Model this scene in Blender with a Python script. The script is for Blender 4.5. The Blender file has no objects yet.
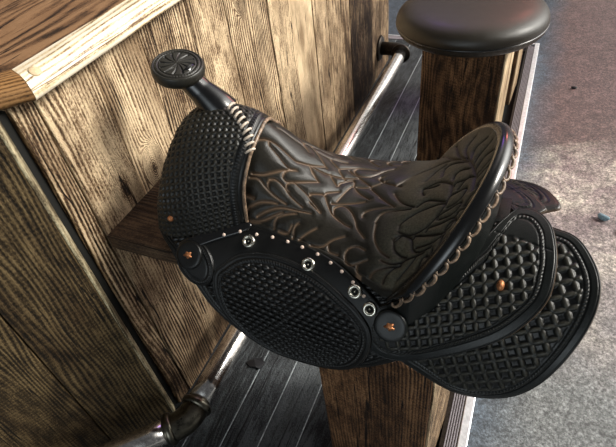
import bpy, bmesh, math, random
import numpy as np
from mathutils import Vector, Matrix
random.seed(7)
rng = np.random.default_rng(5)
SC = bpy.context.scene
COL = SC.collection
PI = math.pi

# ------------------------------------------------------------------ camera
cam_d = bpy.data.cameras.new('camera')
cam = bpy.data.objects.new('camera', cam_d); COL.objects.link(cam)
Xc, Yc_, Zc_ = (0.91976657, 0.37797334, -0.1056675), (0.19014405, -0.66468942, -0.72251866), (-0.34332886, 0.64445646, -0.68322848)
cam.matrix_world = Matrix(((Xc[0], -Yc_[0], -Zc_[0], 0.79886), (Xc[1], -Yc_[1], -Zc_[1], -0.48018),
                           (Xc[2], -Yc_[2], -Zc_[2], 1.44444), (0, 0, 0, 1)))
cam_d.sensor_width = 36.0
cam_d.lens = 36.0 * 497.87 / 616.0
cam_d.clip_start = 0.02
SC.camera = cam

# ------------------------------------------------------------------ world: a dim room with daylight coming in on two sides
W = bpy.data.worlds.new('world'); SC.world = W; W.use_nodes = True
nt = W.node_tree; nt.nodes.clear()
def wn(t): return nt.nodes.new(t)
geo = wn('ShaderNodeTexCoord')
def lobe(direction, sharp, col, strength):
    d = Vector(direction).normalized()
    dot = wn('ShaderNodeVectorMath'); dot.operation = 'DOT_PRODUCT'; dot.inputs[1].default_value = d
    nt.links.new(geo.outputs['Generated'], dot.inputs[0])
    mx = wn('ShaderNodeMath'); mx.operation = 'MAXIMUM'; mx.inputs[1].default_value = 0
    nt.links.new(dot.outputs['Value'], mx.inputs[0])
    pw = wn('ShaderNodeMath'); pw.operation = 'POWER'; pw.inputs[1].default_value = sharp
    nt.links.new(mx.outputs[0], pw.inputs[0])
    bg = wn('ShaderNodeBackground'); bg.inputs[0].default_value = (*col, 1)
    ml = wn('ShaderNodeMath'); ml.operation = 'MULTIPLY'; ml.inputs[1].default_value = strength
    nt.links.new(pw.outputs[0], ml.inputs[0]); nt.links.new(ml.outputs[0], bg.inputs[1])
    return bg
base = wn('ShaderNodeBackground'); base.inputs[0].default_value = (0.95, 0.97, 1.0, 1); base.inputs[1].default_value = 0.09
acc = base.outputs[0]
for l in (lobe((0.75, 0.65, 0.50), 14, (1.0, 0.98, 0.93), 8.0),
          lobe((0.05, -0.95, 0.32), 34, (0.85, 0.95, 1.0), 4.0),
          lobe((-0.2, 0.75, 0.75), 30, (1.0, 0.93, 0.85), 1.4)):
    ad = wn('ShaderNodeAddShader'); nt.links.new(acc, ad.inputs[0]); nt.links.new(l.outputs[0], ad.inputs[1]); acc = ad.outputs[0]
out = wn('ShaderNodeOutputWorld'); nt.links.new(acc, out.inputs[0])

# ------------------------------------------------------------------ sun through the window and two neon signs
def lamp(name, kind, loc, direction, energy, col, **kw):
    d = bpy.data.lights.new(name, kind); d.energy = energy; d.color = col
    for k, v in kw.items(): setattr(d, k, v)
    o = bpy.data.objects.new(name, d); COL.objects.link(o); o.location = loc
    o.rotation_euler = Vector(direction).to_track_quat('-Z', 'Y').to_euler()
    return o
lamp('daylight_sun', 'SUN', (3, 2, 3), (-0.8, -0.30, -0.62), 3.9, (1.0, 0.96, 0.88), angle=0.30)
lamp('violet_neon_lamp', 'SPOT', (0.24, 2.3, 2.3), (-0.02, -0.38, -2.3), 34, (0.42, 0.12, 1.0), spot_size=0.17, spot_blend=0.9, shadow_soft_size=0.05)
lamp('violet_bar_lamp', 'AREA', (0.1, 2.3, 2.0), (0.55, -1.6, -1.0), 1.6, (0.40, 0.12, 1.0), size=0.25)
lamp('red_neon_lamp', 'AREA', (1.2, 3.6, 2.2), (-0.4, -2.0, -1.4), 8.0, (1.0, 0.25, 0.2), size=0.35)

vs = SC.view_settings
vs.view_transform = 'Standard'; vs.look = 'None'; vs.gamma = 1.0; vs.use_curve_mapping = False
vs.exposure = 0.0

# ------------------------------------------------------------------ material helpers
class Mat:
    def __init__(s, name):
        s.m = bpy.data.materials.new(name); s.m.use_nodes = True
        s.t = s.m.node_tree; s.t.nodes.clear()
        s.o = s.t.nodes.new('ShaderNodeOutputMaterial')
        s.b = s.t.nodes.new('ShaderNodeBsdfPrincipled')
        s.t.links.new(s.b.outputs[0], s.o.inputs[0])
    def put(s, inp, v):
        if isinstance(v, bpy.types.NodeSocket): s.t.links.new(v, inp)
        elif v is not None:
            if inp.type == 'RGBA' and len(v) == 3: v = (*v, 1)
            inp.default_value = v
    def set(s, **kw):
        for k, v in kw.items(): s.put(s.b.inputs[k.replace('_', ' ')], v)
        return s
    def math(s, op, a, b=None, c=None, clamp=False):
        n = s.t.nodes.new('ShaderNodeMath'); n.operation = op; n.use_clamp = clamp
        s.put(n.inputs[0], a)
        if b is not None: s.put(n.inputs[1], b)
        if c is not None: s.put(n.inputs[2], c)
        return n.outputs[0]
    def attr(s, name, vec=False):
        n = s.t.nodes.new('ShaderNodeAttribute'); n.attribute_name = name
        return n.outputs['Vector'] if vec else n.outputs['Fac']
    def sep(s, v):
        n = s.t.nodes.new('ShaderNodeSeparateXYZ'); s.put(n.inputs[0], v); return n.outputs
    def comb(s, x, y, z):
        n = s.t.nodes.new('ShaderNodeCombineXYZ')
        for i, v in enumerate((x, y, z)): s.put(n.inputs[i], v)
        return n.outputs[0]
    def noise(s, vec, scale, detail=3, rough=0.5, dist=0):
        n = s.t.nodes.new('ShaderNodeTexNoise'); s.put(n.inputs['Vector'], vec)
        n.inputs['Scale'].default_value = scale; n.inputs['Detail'].default_value = detail
        n.inputs['Roughness'].default_value = rough; n.inputs['Distortion'].default_value = dist
        return n.outputs[0]
    def voro(s, vec, scale, feature='F1'):
        n = s.t.nodes.new('ShaderNodeTexVoronoi'); n.feature = feature; s.put(n.inputs['Vector'], vec)
        n.inputs['Scale'].default_value = scale
        return n.outputs[0]
    def ramp(s, f, stops, interp='LINEAR'):
        n = s.t.nodes.new('ShaderNodeValToRGB'); s.put(n.inputs[0], f); e = n.color_ramp; e.interpolation = interp
        while len(e.elements) > 1: e.elements.remove(e.elements[-1])
        e.elements[0].position = stops[0][0]; e.elements[0].color = (*stops[0][1], 1)
        for p, c in stops[1:]:
            k = e.elements.new(p); k.color = (*c, 1)
        return n.outputs[0]
    def mix(s, f, a, b, mode='MIX'):
        n = s.t.nodes.new('ShaderNodeMix'); n.data_type = 'RGBA'; n.blend_type = mode
        s.put(n.inputs[0], f); s.put(n.inputs[6], a); s.put(n.inputs[7], b); return n.outputs[2]
    def bump(s, h, strength, dist, nrm=None):
        n = s.t.nodes.new('ShaderNodeBump'); s.put(n.inputs['Height'], h)
        n.inputs['Strength'].default_value = strength; n.inputs['Distance'].default_value = dist
        if nrm is not None: s.put(n.inputs['Normal'], nrm)
        s.put(s.b.inputs['Normal'], n.outputs[0]); return n.outputs[0]
    def oc(s):
        n = s.t.nodes.new('ShaderNodeTexCoord'); return n.outputs['Object']

def wood(name, dark, mid, light, rings=95, warp=1.6, contrast=1.0, rough=0.75, bump=1.0, ridges=0.5, saw=0.0, stainc=(0.25, 0.2, 0.16), spec=0.3, stain_amt=0.85, low_dark=False, knots=()):
    """weathered board: grain runs along gc.y, across gc.x, gc.z is the board"""
    m = Mat(name); g = m.attr('gc', True); x, y, z = m.sep(g); tone = m.attr('tone')
    w1 = m.noise(m.comb(m.math('MULTIPLY', x, 5.0), m.math('MULTIPLY', y, 1.1), z), 1.0, 2, 0.5)
    w2 = m.noise(m.comb(m.math('MULTIPLY', x, 22), m.math('MULTIPLY', y, 3.0), z), 1.0, 2, 0.5)
    extra = None
    ph = m.math('ADD', m.math('MULTIPLY', x, rings), m.math('ADD', m.math('MULTIPLY', w1, warp * 7), m.math('MULTIPLY', w2, warp)))
    for kx, ky, kb, kr in knots:
        dx = m.math('SUBTRACT', x, kx); dy = m.math('MULTIPLY', m.math('SUBTRACT', y, ky + kb * .37), 0.5)
        r = m.math('SQRT', m.math('ADD', m.math('MULTIPLY', dx, dx), m.math('MULTIPLY', dy, dy)))
        on = m.math('LESS_THAN', m.math('ABSOLUTE', m.math('SUBTRACT', z, kb)), 0.4)
        kq = m.math('MULTIPLY', on, m.math('POWER', 2.718, m.math('MULTIPLY', m.math('POWER', m.math('DIVIDE', r, kr), 4.0), -1.0)))
        ph = m.math('ADD', m.math('MULTIPLY', ph, m.math('SUBTRACT', 1.0, kq)), m.math('MULTIPLY', m.math('MULTIPLY', r, 240.0), kq))
        kcen = m.math('MULTIPLY', on, m.math('POWER', 2.718, m.math('MULTIPLY', m.math('POWER', m.math('DIVIDE', r, kr * .3), 2.0), -1.0)))
        extra = kcen if extra is None else m.math('ADD', extra, kcen)
    ring = m.math('MULTIPLY_ADD', m.math('SINE', m.math('MULTIPLY', ph, 6.2832)), 0.5, 0.5)
    fine = m.noise(m.comb(m.math('MULTIPLY', x, 260), m.math('MULTIPLY', y, 9), z), 1.0, 3, 0.6)
    grit = m.noise(m.comb(m.math('MULTIPLY', x, 420), m.math('MULTIPLY', y, 160), z), 1.0, 2, 0.7)
    st = m.noise(m.comb(m.math('MULTIPLY', x, 9), m.math('MULTIPLY', y, 3.2), m.math('ADD', z, 3.1)), 1.0, 4, 0.62)
    amp = m.ramp(m.noise(m.comb(m.math('MULTIPLY', x, 7), m.math('MULTIPLY', y, 2.0), m.math('ADD', z, 9.9)), 1.0, 2, 0.5), [(0.36, (0.25,) * 3), (0.6, (1.15,) * 3)])
    ring = m.math('ADD', m.math('MULTIPLY', m.math('SUBTRACT', ring, 0.5), amp), 0.5)
    v = m.math('ADD', m.math('MULTIPLY', ring, ridges), m.math('MULTIPLY', fine, 0.55 * contrast))
    v = m.math('ADD', v, m.math('MULTIPLY', m.math('SUBTRACT', grit, 0.5), 0.8 * contrast))
    v = m.math('ADD', v, m.math('MULTIPLY', m.math('SUBTRACT', tone, 0.5), 0.85))
    if saw:
        sw = m.math('SINE', m.math('MULTIPLY', m.math('ADD', y, m.math('ADD', m.math('MULTIPLY', x, 0.25), m.math('MULTIPLY', w2, 0.01))), 560))
        v = m.math('ADD', v, m.math('MULTIPLY', sw, saw))
    blot = m.noise(m.comb(m.math('MULTIPLY', x, 34), m.math('MULTIPLY', y, 14), m.math('ADD', z, 7.7)), 1.0, 4, 0.7)
    v = m.math('ADD', v, m.math('MULTIPLY', m.math('SUBTRACT', blot, 0.5), 0.9 * contrast))
    ckn = m.noise(m.comb(m.math('MULTIPLY', x, 46), m.math('MULTIPLY', y, 1.6), m.math('ADD', z, 1.3)), 1.0, 2, 0.45)
    crk = m.ramp(m.math('ABSOLUTE', m.math('SUBTRACT', ckn, 0.36)), [(0.0, (1, 1, 1)), (0.016, (0, 0, 0))])
    v = m.math('SUBTRACT', v, m.math('MULTIPLY', crk, 0.7))
    if extra is not None: v = m.math('SUBTRACT', v, m.math('MULTIPLY', extra, 0.45))
    hgt = v
    c = m.ramp(v, [(0.16, dark), (0.40, mid), (0.66, light)])
    if low_dark:
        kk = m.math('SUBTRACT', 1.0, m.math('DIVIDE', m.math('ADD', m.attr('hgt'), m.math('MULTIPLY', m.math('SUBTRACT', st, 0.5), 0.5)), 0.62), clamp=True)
        c = m.mix(m.math('MULTIPLY', kk, 0.85), c, (0.16, 0.11, 0.075), 'MULTIPLY')  # boards get darker towards the bottom
    sf = m.ramp(st, [(0.36, (1, 1, 1)), (0.60, (0, 0, 0))])
    c = m.mix(m.math('MULTIPLY', sf, stain_amt), c, stainc, 'MULTIPLY')
    m.set(Base_Color=c, Roughness=rough); m.b.inputs['Specular IOR Level'].default_value = spec
    m.bump(hgt, bump, 0.004)
    return m.m

MT = {}
MT['barn'] = wood('barn_wood', (0.016, 0.009, 0.005), (0.19, 0.11, 0.055), (0.86, 0.66, 0.42), rings=95, ridges=0.5, low_dark=True, knots=((.118, .755, 12.0, .038), (.078, .740, 30.0, .034), (.10, .97, 51.0, .030)))
MT['barn_shaded'] = wood('barn_wood_shaded', (0.012, 0.008, 0.004), (0.075, 0.048, 0.02), (0.22, 0.15, 0.07), rings=85, ridges=0.32, saw=0.05)  # darker barn wood: shade of the canted face put into its colour
MT['post'] = wood('timber_post', (0.008, 0.004, 0.002), (0.085, 0.042, 0.018), (0.26, 0.145, 0.07), rings=34, ridges=0.30, saw=0.03, warp=2.2)
MT['raw_edge'] = wood('raw_board_edge', (0.12, 0.09, 0.05), (0.50, 0.42, 0.26), (0.85, 0.76, 0.52), rings=60, ridges=0.2)
MT['beam'] = wood('timber_beam', (0.018, 0.010, 0.006), (0.085, 0.05, 0.028), (0.20, 0.13, 0.075), rings=90, ridges=0.35)
MT['deck'] = wood('deck_boards', (0.004, 0.005, 0.006), (0.022, 0.026, 0.030), (0.085, 0.095, 0.10), rings=26, ridges=0.22, rough=0.5, stainc=(0.45, 0.45, 0.46), contrast=1.2, warp=2.4)
MT['oak'] = wood('oak_counter', (0.018, 0.008, 0.003), (0.17, 0.085, 0.038), (0.30, 0.165, 0.08), rings=24, ridges=0.55, warp=1.2, rough=0.42, bump=0.25, stain_amt=0.45, stainc=(0.55, 0.45, 0.35), spec=0.5)
MT['oak_trim_lit'] = wood('oak_edge_lit', (0.14, 0.07, 0.025), (0.80, 0.62, 0.38), (0.95, 0.85, 0.66), rings=60, ridges=0.5, warp=0.8, rough=0.38, bump=0.25, stain_amt=0.2, spec=0.5)  # pale oak, with the glare along the edge put into its colour
MT['oak_end'] = wood('oak_end_edge', (0.02, 0.009, 0.003), (0.20, 0.095, 0.03), (0.40, 0.21, 0.08), rings=110, ridges=0.5, warp=0.6, rough=0.42, bump=0.25, stain_amt=0.3, spec=0.5)

def leather(name, c0=(0.002, 0.002, 0.002), c1=(0.014, 0.014, 0.013), cut=(0.22, 0.14, 0.09), rough=0.33, worn=(0.085, 0.075, 0.05), coat=0.12, pore=0.6, spec=0.36):
    """black tooled leather; attribute cut = dyed cut line, wear_light = rubbed brown and painted light"""
    m = Mat(name); o = m.oc()
    n1 = m.noise(o, 28, 4, 0.6); n2 = m.noise(o, 420, 3, 0.75); n3 = m.noise(o, 240, 3, 0.7)
    c = m.mix(m.math('MULTIPLY', n3, n1), c0, c1)
    c = m.mix(m.math('MULTIPLY', m.attr('wear_light'), m.ramp(n3, [(0.3, (0.35,) * 3), (0.7, (1,) * 3)])), c, worn)
    c = m.mix(m.attr('cut'), c, cut)
    c = m.mix(m.attr('deep'), c, (0.003, 0.003, 0.003))
    m.set(Base_Color=c)
    r = m.math('ADD', m.math('MULTIPLY', n1, 0.22), rough - 0.1)
    r = m.math('ADD', r, m.math('MULTIPLY', m.attr('wear_light'), 0.3))
    m.set(Roughness=r); m.b.inputs['Specular IOR Level'].default_value = spec; m.b.inputs['Coat Weight'].default_value = coat; m.b.inputs['Coat Roughness'].default_value = 0.25
    m.bump(m.math('ADD', n2, n3), pore, 0.0006)
    return m.m
MT['leather'] = leather('black_tooled_leather')
MT['leather_seat'] = leather('black_carved_seat_leather', c0=(0.003, 0.0024, 0.002), c1=(0.016, 0.012, 0.010), cut=(0.36, 0.235, 0.15), worn=(0.125, 0.115, 0.08), rough=0.34, spec=0.26, coat=0.05)  # khaki worn tint also carries the light painted on the cantle face
MT['leather_skirt'] = leather('black_skirt_leather', c0=(0.0022, 0.003, 0.0028), c1=(0.012, 0.015, 0.014), rough=0.34)
MT['leather_gloss'] = leather('black_glossy_leather', rough=0.17, coat=0.7, pore=0.15, c1=(0.010, 0.010, 0.011))
MT['cushion'] = leather('brown_black_cushion_vinyl', c0=(0.012, 0.009, 0.006), c1=(0.026, 0.019, 0.012), rough=0.34, coat=0.10, pore=0.8, spec=0.4, worn=(0.05, 0.042, 0.024))

def simple(name, col, rough=0.5, metal=0.0, var=0.3, nscale=60, bump=0.0, spec=0.5):
    m = Mat(name); o = m.oc(); n = m.noise(o, nscale, 4, 0.6)
    dk = tuple(v * (1 - var) for v in col); lt = tuple(min(1, v * (1 + var)) for v in col)
    m.set(Base_Color=m.ramp(n, [(0.3, dk), (0.7, lt)]), Metallic=metal)
    m.set(Roughness=m.math('ADD', m.math('MULTIPLY', n, 0.2), rough - 0.1)); m.b.inputs['Specular IOR Level'].default_value = spec
    if bump: m.bump(n, bump, 0.002)
    return m.m
MT['steel'] = simple('worn_chrome', (0.78, 0.75, 0.72), 0.2, 1.0, 0.25, 90, 0.05)
MT['brass_dark'] = simple('tarnished_fitting', (0.13, 0.12, 0.095), 0.3, 1.0, 0.5, 50, 0.15)
MT['bright'] = simple('brushed_aluminium', (0.85, 0.86, 0.88), 0.35, 0.7, 0.15, 80)
MT['rib'] = simple('grey_ribbed_rubber', (0.20, 0.18, 0.195), 0.4, 0.0, 0.3, 200)
MT['nickel'] = simple('nickel_rivet', (0.72, 0.69, 0.60), 0.25, 1.0, 0.2, 300)
MT['copper'] = simple('copper_screw', (0.42, 0.17, 0.07), 0.4, 0.6, 0.5, 400, 0.3)
MT['lace'] = simple('pale_lacing', (0.62, 0.52, 0.42), 0.4, 0.0, 0.4, 300)
MT['lace_dark'] = simple('brown_lacing', (0.22, 0.15, 0.10), 0.35, 0.0, 0.8, 120)
MT['stitch'] = simple('rose_thread', (0.75, 0.58, 0.48), 0.6, 0.0, 0.15, 500)
MT['gap'] = simple('black_felt', (0.006, 0.006, 0.005), 0.95, 0.0, 0.2, 50)
MT['chip'] = simple('blue_grey_chip', (0.16, 0.25, 0.30), 0.5, 0.0, 0.4, 200)
MT['flake'] = simple('pale_flake', (0.75, 0.75, 0.7), 0.6)
MT['darkchip'] = simple('dark_chip', (0.01, 0.01, 0.012), 0.5)
MT['plug'] = simple('oak_plug', (0.62, 0.46, 0.28), 0.45, 0, 0.2, 200)

MT['post_fine'] = wood('timber_post_fine', (0.016, 0.007, 0.003), (0.13, 0.060, 0.024), (0.36, 0.19, 0.09), rings=130, ridges=0.30, warp=1.0, saw=0.03)
MT['iron'] = simple('blackened_iron', (0.035, 0.028, 0.022), 0.4, 0.8, 0.4, 80, 0.2)
def concrete():
    m = Mat('stained_shaded_concrete'); o = m.oc(); x, y, z = m.sep(o)
    a = m.noise(o, 2.0, 5, 0.65); b = m.noise(o, 7, 5, 0.7, 0.8); d = m.noise(o, 110, 4, 0.8); e = m.noise(o, 1.3, 3, 0.5)
    c = m.ramp(a, [(0.36, (0.17, 0.125, 0.125)), (0.52, (0.27, 0.215, 0.21)), (0.66, (0.36, 0.29, 0.27))])
    yy = m.math('ADD', y, m.math('MULTIPLY', m.math('SUBTRACT', a, 0.5), 3.0)); pt = m.math('SUBTRACT', 1.0, m.math('MULTIPLY', m.math('ABSOLUTE', m.math('SUBTRACT', yy, 1.5)), 1.5), clamp=True)
    c = m.mix(m.math('MULTIPLY', pt, m.ramp(b, [(0.36, (0,) * 3), (0.66, (0.95,) * 3)])), c, (0.56, 0.52, 0.42))
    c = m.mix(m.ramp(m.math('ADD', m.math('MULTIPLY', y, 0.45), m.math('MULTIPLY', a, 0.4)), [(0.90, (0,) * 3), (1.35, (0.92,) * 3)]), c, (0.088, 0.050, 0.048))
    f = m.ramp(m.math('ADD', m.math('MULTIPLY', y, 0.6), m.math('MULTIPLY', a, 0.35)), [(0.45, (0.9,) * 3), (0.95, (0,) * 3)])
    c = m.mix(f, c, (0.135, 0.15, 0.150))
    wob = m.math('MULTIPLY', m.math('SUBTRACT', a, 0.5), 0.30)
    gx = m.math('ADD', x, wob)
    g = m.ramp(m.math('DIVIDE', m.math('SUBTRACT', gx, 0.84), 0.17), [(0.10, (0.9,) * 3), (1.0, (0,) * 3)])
    c = m.mix(g, c, (0.040, 0.058, 0.080))  # bluish shade beside the deck step, painted into the concrete
    bl = m.noise(o, 26, 5, 0.75, 0.4)
    c = m.mix(0.8, c, m.ramp(bl, [(0.34, (0.5,) * 3), (0.5, (1.0,) * 3), (0.66, (1.5,) * 3)]), 'MULTIPLY')
    c = m.mix(0.9, c, m.ramp(d, [(0.36, (0.22,) * 3), (0.5, (0.95,) * 3), (0.64, (2.1,) * 3)]), 'MULTIPLY')
    ck = m.math('ABSOLUTE', m.math('SUBTRACT', m.math('SUBTRACT', y, m.math('MULTIPLY', x, 1.0)), m.math('ADD', 0.78, m.math('MULTIPLY', b, 0.12))))
    c = m.mix(m.ramp(ck, [(0.0, (0.7,) * 3), (0.006, (0,) * 3)]), c, (0.06, 0.05, 0.05))
    m.set(Base_Color=c, Roughness=m.math('ADD', m.math('MULTIPLY', b, 0.3), 0.35))
    m.bump(m.math('ADD', d, b), 0.5, 0.004)
    return m.m
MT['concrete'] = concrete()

# ------------------------------------------------------------------ object helpers
LOC = {}
def thing(name, label, cat, loc, group=None):
    o = bpy.data.objects.new(name, None); COL.objects.link(o); o.location = loc; o.empty_display_size = 0.05
    o['label'] = label; o['category'] = cat
    if group: o['group'] = group
    LOC[o.name] = np.array(loc, float); return o
def tag(o, label=None, cat=None, group=None, kind=None):
    for k, v in (('label', label), ('category', cat), ('group', group), ('kind', kind)):
        if v: o[k] = v
    return o
def obj(name, V, F, mat, parent=None, origin=None, smooth=True, attrs=None):
    V = np.asarray(V, float)
    pw = LOC[parent.name] if parent is not None else np.zeros(3)
    og = np.array(origin, float) if origin is not None else pw
    me = bpy.data.meshes.new(name)
    me.from_pydata((V - og).tolist(), [], F if isinstance(F, list) else F.tolist())
    me.materials.append(mat)
    if smooth: me.polygons.foreach_set('use_smooth', [True] * len(me.polygons))
    for k, a in (attrs or {}).items():
        a = np.asarray(a, float)
        if a.ndim == 2:
            at = me.attributes.new(k, 'FLOAT_VECTOR', 'POINT'); at.data.foreach_set('vector', a.ravel())
        else:
            at = me.attributes.new(k, 'FLOAT', 'POINT'); at.data.foreach_set('value', a)
    me.update()
    o = bpy.data.objects.new(name, me); COL.objects.link(o)
    if parent is not None: o.parent = parent
    o.location = og - pw; LOC[o.name] = og
    return o
def gridf(nu, nv, cu=False, cv=False, flip=False):
    i = np.arange(nu if cu else nu - 1); j = np.arange(nv if cv else nv - 1)
    I, J = np.meshgrid(i, j, indexing='ij'); I2 = (I + 1) % nu; J2 = (J + 1) % nv
    F = np.stack([I * nv + J, I2 * nv + J, I2 * nv + J2, I * nv + J2], -1).reshape(-1, 4)
    return F[:, ::-1] if flip else F
class MB:
    """collects shapes into one mesh, with grain coordinates"""
    def __init__(s): s.V = []; s.F = []; s.G = []; s.T = []; s.n = 0
    def add(s, V, F, G=None, tone=0.5):
        V = np.asarray(V, float); s.V.append(V)
        s.F += [[int(i) + s.n for i in f] for f in F]
        s.G.append(np.zeros((len(V), 3)) if G is None else np.asarray(G, float)); s.T.append(np.full(len(V), tone)); s.n += len(V)
    def box(s, org, ax, ay, az, size, bev=0.003, tone=0.5, bid=None, seg=2, goff=0.0):
        """org corner, unit axes ax (across) ay (along grain) az (thickness)"""
        bm = bmesh.new(); bmesh.ops.create_cube(bm, size=1)
        for v in bm.verts: v.co = Vector(((v.co.x + .5) * size[0], (v.co.y + .5) * size[1], (v.co.z + .5) * size[2]))
        if bev: bmesh.ops.bevel(bm, geom=bm.edges[:], offset=bev, segments=seg, affect='EDGES', profile=0.5)
        P = np.array([v.co[:] for v in bm.verts]); bm.verts.index_update()
        F = [[v.index for v in f.verts] for f in bm.faces]; bm.free()
        ax, ay, az = [np.array(a, float) for a in (ax, ay, az)]
        W_ = np.array(org, float) + P[:, :1] * ax + P[:, 1:2] * ay + P[:, 2:] * az
        if np.dot(np.cross(ax, ay), az) < 0: F = [f[::-1] for f in F]
        b = rng.uniform(0, 90) if bid is None else bid
        G = np.stack([P[:, 0] + P[:, 2] * 0.83 + goff, P[:, 1] + b * .37, np.full(len(P), b)], 1)
        s.add(W_, F, G, tone)
    def tube(s, pts, rad, n=16, closed=False, cap=True, tone=0.5):
        V, F = tube(pts, rad, n, closed, cap); s.add(V, F, None, tone)
    def build(s, name, mat, parent=None, origin=None, smooth=False):
        return obj(name, np.vstack(s.V), s.F, mat, parent, origin, smooth, {'gc': np.vstack(s.G), 'tone': np.concatenate(s.T), 'hgt': np.vstack(s.V)[:, 2]})
def tube(pts, rad, n=16, closed=False, cap=True):
    P = np.array(pts, float); m = len(P)
    R_ = np.full(m, rad) if np.isscalar(rad) else np.array(rad, float)
    if closed: T = np.roll(P, -1, 0) - np.roll(P, 1, 0)
    else: T = np.gradient(P, axis=0)
    T /= np.linalg.norm(T, axis=1)[:, None] + 1e-12
    up = np.array([0, 0, 1.]) if abs(T[0][2]) < .9 else np.array([1., 0, 0])
    nn = np.cross(T[0], up); nn /= np.linalg.norm(nn); V = []
    for k in range(m):
        nn = nn - T[k] * (nn @ T[k]); nn /= np.linalg.norm(nn) + 1e-12; bb = np.cross(T[k], nn)
        a = np.linspace(0, 2 * PI, n, endpoint=False)[:, None]
        V.append(P[k] + R_[k] * (np.cos(a) * nn + np.sin(a) * bb))
    V = np.vstack(V); F = gridf(m, n, closed, True, flip=False).tolist()
    if cap and not closed:
        F.append(list(range(n))); F.append([(m - 1) * n + i for i in range(n)][::-1])
    return V, F
def lathe(profile, center, axis, n=48, wob=None):
    """profile: list of (r, h) from top centre round to bottom centre"""
    ax = np.array(axis, float); ax /= np.linalg.norm(ax)
    u = np.cross(ax, [0, 1, 0]) if abs(ax[1]) < .9 else np.cross(ax, [1, 0, 0]); u /= np.linalg.norm(u); v = np.cross(ax, u)
    A = np.linspace(0, 2 * PI, n, endpoint=False); V = []
    for r, h in profile:
        V.append(np.array(center) + h * ax + r * (np.cos(A)[:, None] * u + np.sin(A)[:, None] * v))
    V = np.vstack(V); F = gridf(len(profile), n, False, True).tolist()
    return V, F
def smooth_poly(P, n, closed=True):
    """dense Catmull-Rom through P, n points evenly by arc length"""
    P = np.array(P, float); m = len(P); out = []
    for i in range(m if closed else m - 1):
        if closed: p0, p1, p2, p3 = P[i - 1], P[i], P[(i + 1) % m], P[(i + 2) % m]
        else: p0, p1, p2, p3 = P[max(i - 1, 0)], P[i], P[i + 1], P[min(i + 2, m - 1)]
        t = np.linspace(0, 1, 24, endpoint=False)[:, None]
        out.append(0.5 * ((2 * p1) + (-p0 + p2) * t + (2 * p0 - 5 * p1 + 4 * p2 - p3) * t ** 2 + (-p0 + 3 * p1 - 3 * p2 + p3) * t ** 3))
    Q = np.vstack(out + ([P[:1]] if closed else [P[-1:]]))
    d = np.r_[0, np.cumsum(np.linalg.norm(np.diff(Q, axis=0), axis=1))]
    s = np.linspace(0, d[-1], n + (1 if closed else 0))
    if closed: s = s[:-1]
    return np.stack([np.interp(s, d, Q[:, k]) for k in range(Q.shape[1])], 1)

# ================================================================== STRUCTURE
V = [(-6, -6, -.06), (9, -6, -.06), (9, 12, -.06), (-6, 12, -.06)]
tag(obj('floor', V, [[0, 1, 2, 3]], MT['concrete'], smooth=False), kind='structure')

# raised deck of dark boards, each board in one mesh
mb = MB(); x = -1.6; k = 0
widths = [0.108] * 40
edges = [0.182 + 0.107 * i for i in range(-16, 6)]
for a, b in zip(edges[:-1], edges[1:]):
    b2 = min(b, 0.775); tn = random.uniform(.3, .75)
    mb.box((a + .0015, -1.5, -.025), (1, 0, 0), (0, 1, 0), (0, 0, 1), (b2 - a - .003, 4.2, .025), .0025, tn)
deck = mb.build('deck_floor', MT['deck']); tag(deck, kind='structure')
seam = MB()
for a in edges[8:]:
    if a < .77: seam.box((a - .0012, -1.5, -.020), (1, 0, 0), (0, 1, 0), (0, 0, 1), (.0024, 4.2, .0185), 0)
sm_ = seam.build('deck_seam_filler', simple('pale_seam_grit', (0.42, 0.46, 0.48), .5, 0, .6, 150), deck)
jb = MB(); jb.box((-1.6, -1.5, -.0595), (1, 0, 0), (0, 1, 0), (0, 0, 1), (2.40, 4.25, .034), .002)
jb.build('deck_joist', MT['gap'], deck)

# edge strip of the deck: ribbed rubber and a bright nosing, mitred round the far corner
st = MB()
bs = MB(); bs.box((.775, -1.5, -.025), (1, 0, 0), (0, 1, 0), (0, 0, 1), (.047, 4.225, .026), .001)
for i in range(5): st.box((.7875 + i * .0068, -1.5, .0005), (1, 0, 0), (0, 1, 0), (0, 0, 1), (.0040, 4.22, .0022), .0006)
st.box((-1.6, 2.705, -.025), (0, 1, 0), (1, 0, 0), (0, 0, 1), (.045, 2.40, .026), .001)
t1 = st.build('trim_1', MT['rib']); tag(t1, kind='structure'); bs.build('strip_bed', MT['iron'], t1)
st = MB(); st.box((.822, -1.5, -.0595), (1, 0, 0), (0, 1, 0), (0, 0, 1), (.026, 4.27, .0635), .0025)
st.box((-1.6, 2.75, -.0595), (0, 1, 0), (1, 0, 0), (0, 0, 1), (.012, 2.43, .0635), .002)
t2 = st.build('trim_2', MT['bright']); tag(t2, kind='structure')

# ================================================================== BAR
bar = thing('bar', 'weathered vertical barn-board bar front with a canted corner behind the saddle', 'bar', (-.2, .6, 0))
mb = MB()
seams = [.004, .055, .205, .365, .553, .72, .96, 1.118, 1.31, 1.46, 1.61, 1.73, 2.07, 2.40]
tones = [.40, .52, .60, .42, .55, .48, .62, 1.05, .62, .50, .42, .12, .42]
for (a, b), tn in zip(zip(seams[:-1], seams[1:]), tones):
    dx = random.uniform(-.003, .002)
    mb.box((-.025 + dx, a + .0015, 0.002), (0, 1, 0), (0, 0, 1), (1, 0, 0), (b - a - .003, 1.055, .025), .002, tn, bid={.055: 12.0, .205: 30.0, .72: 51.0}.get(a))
mb.build('front_boards', MT['barn'], bar)
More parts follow.
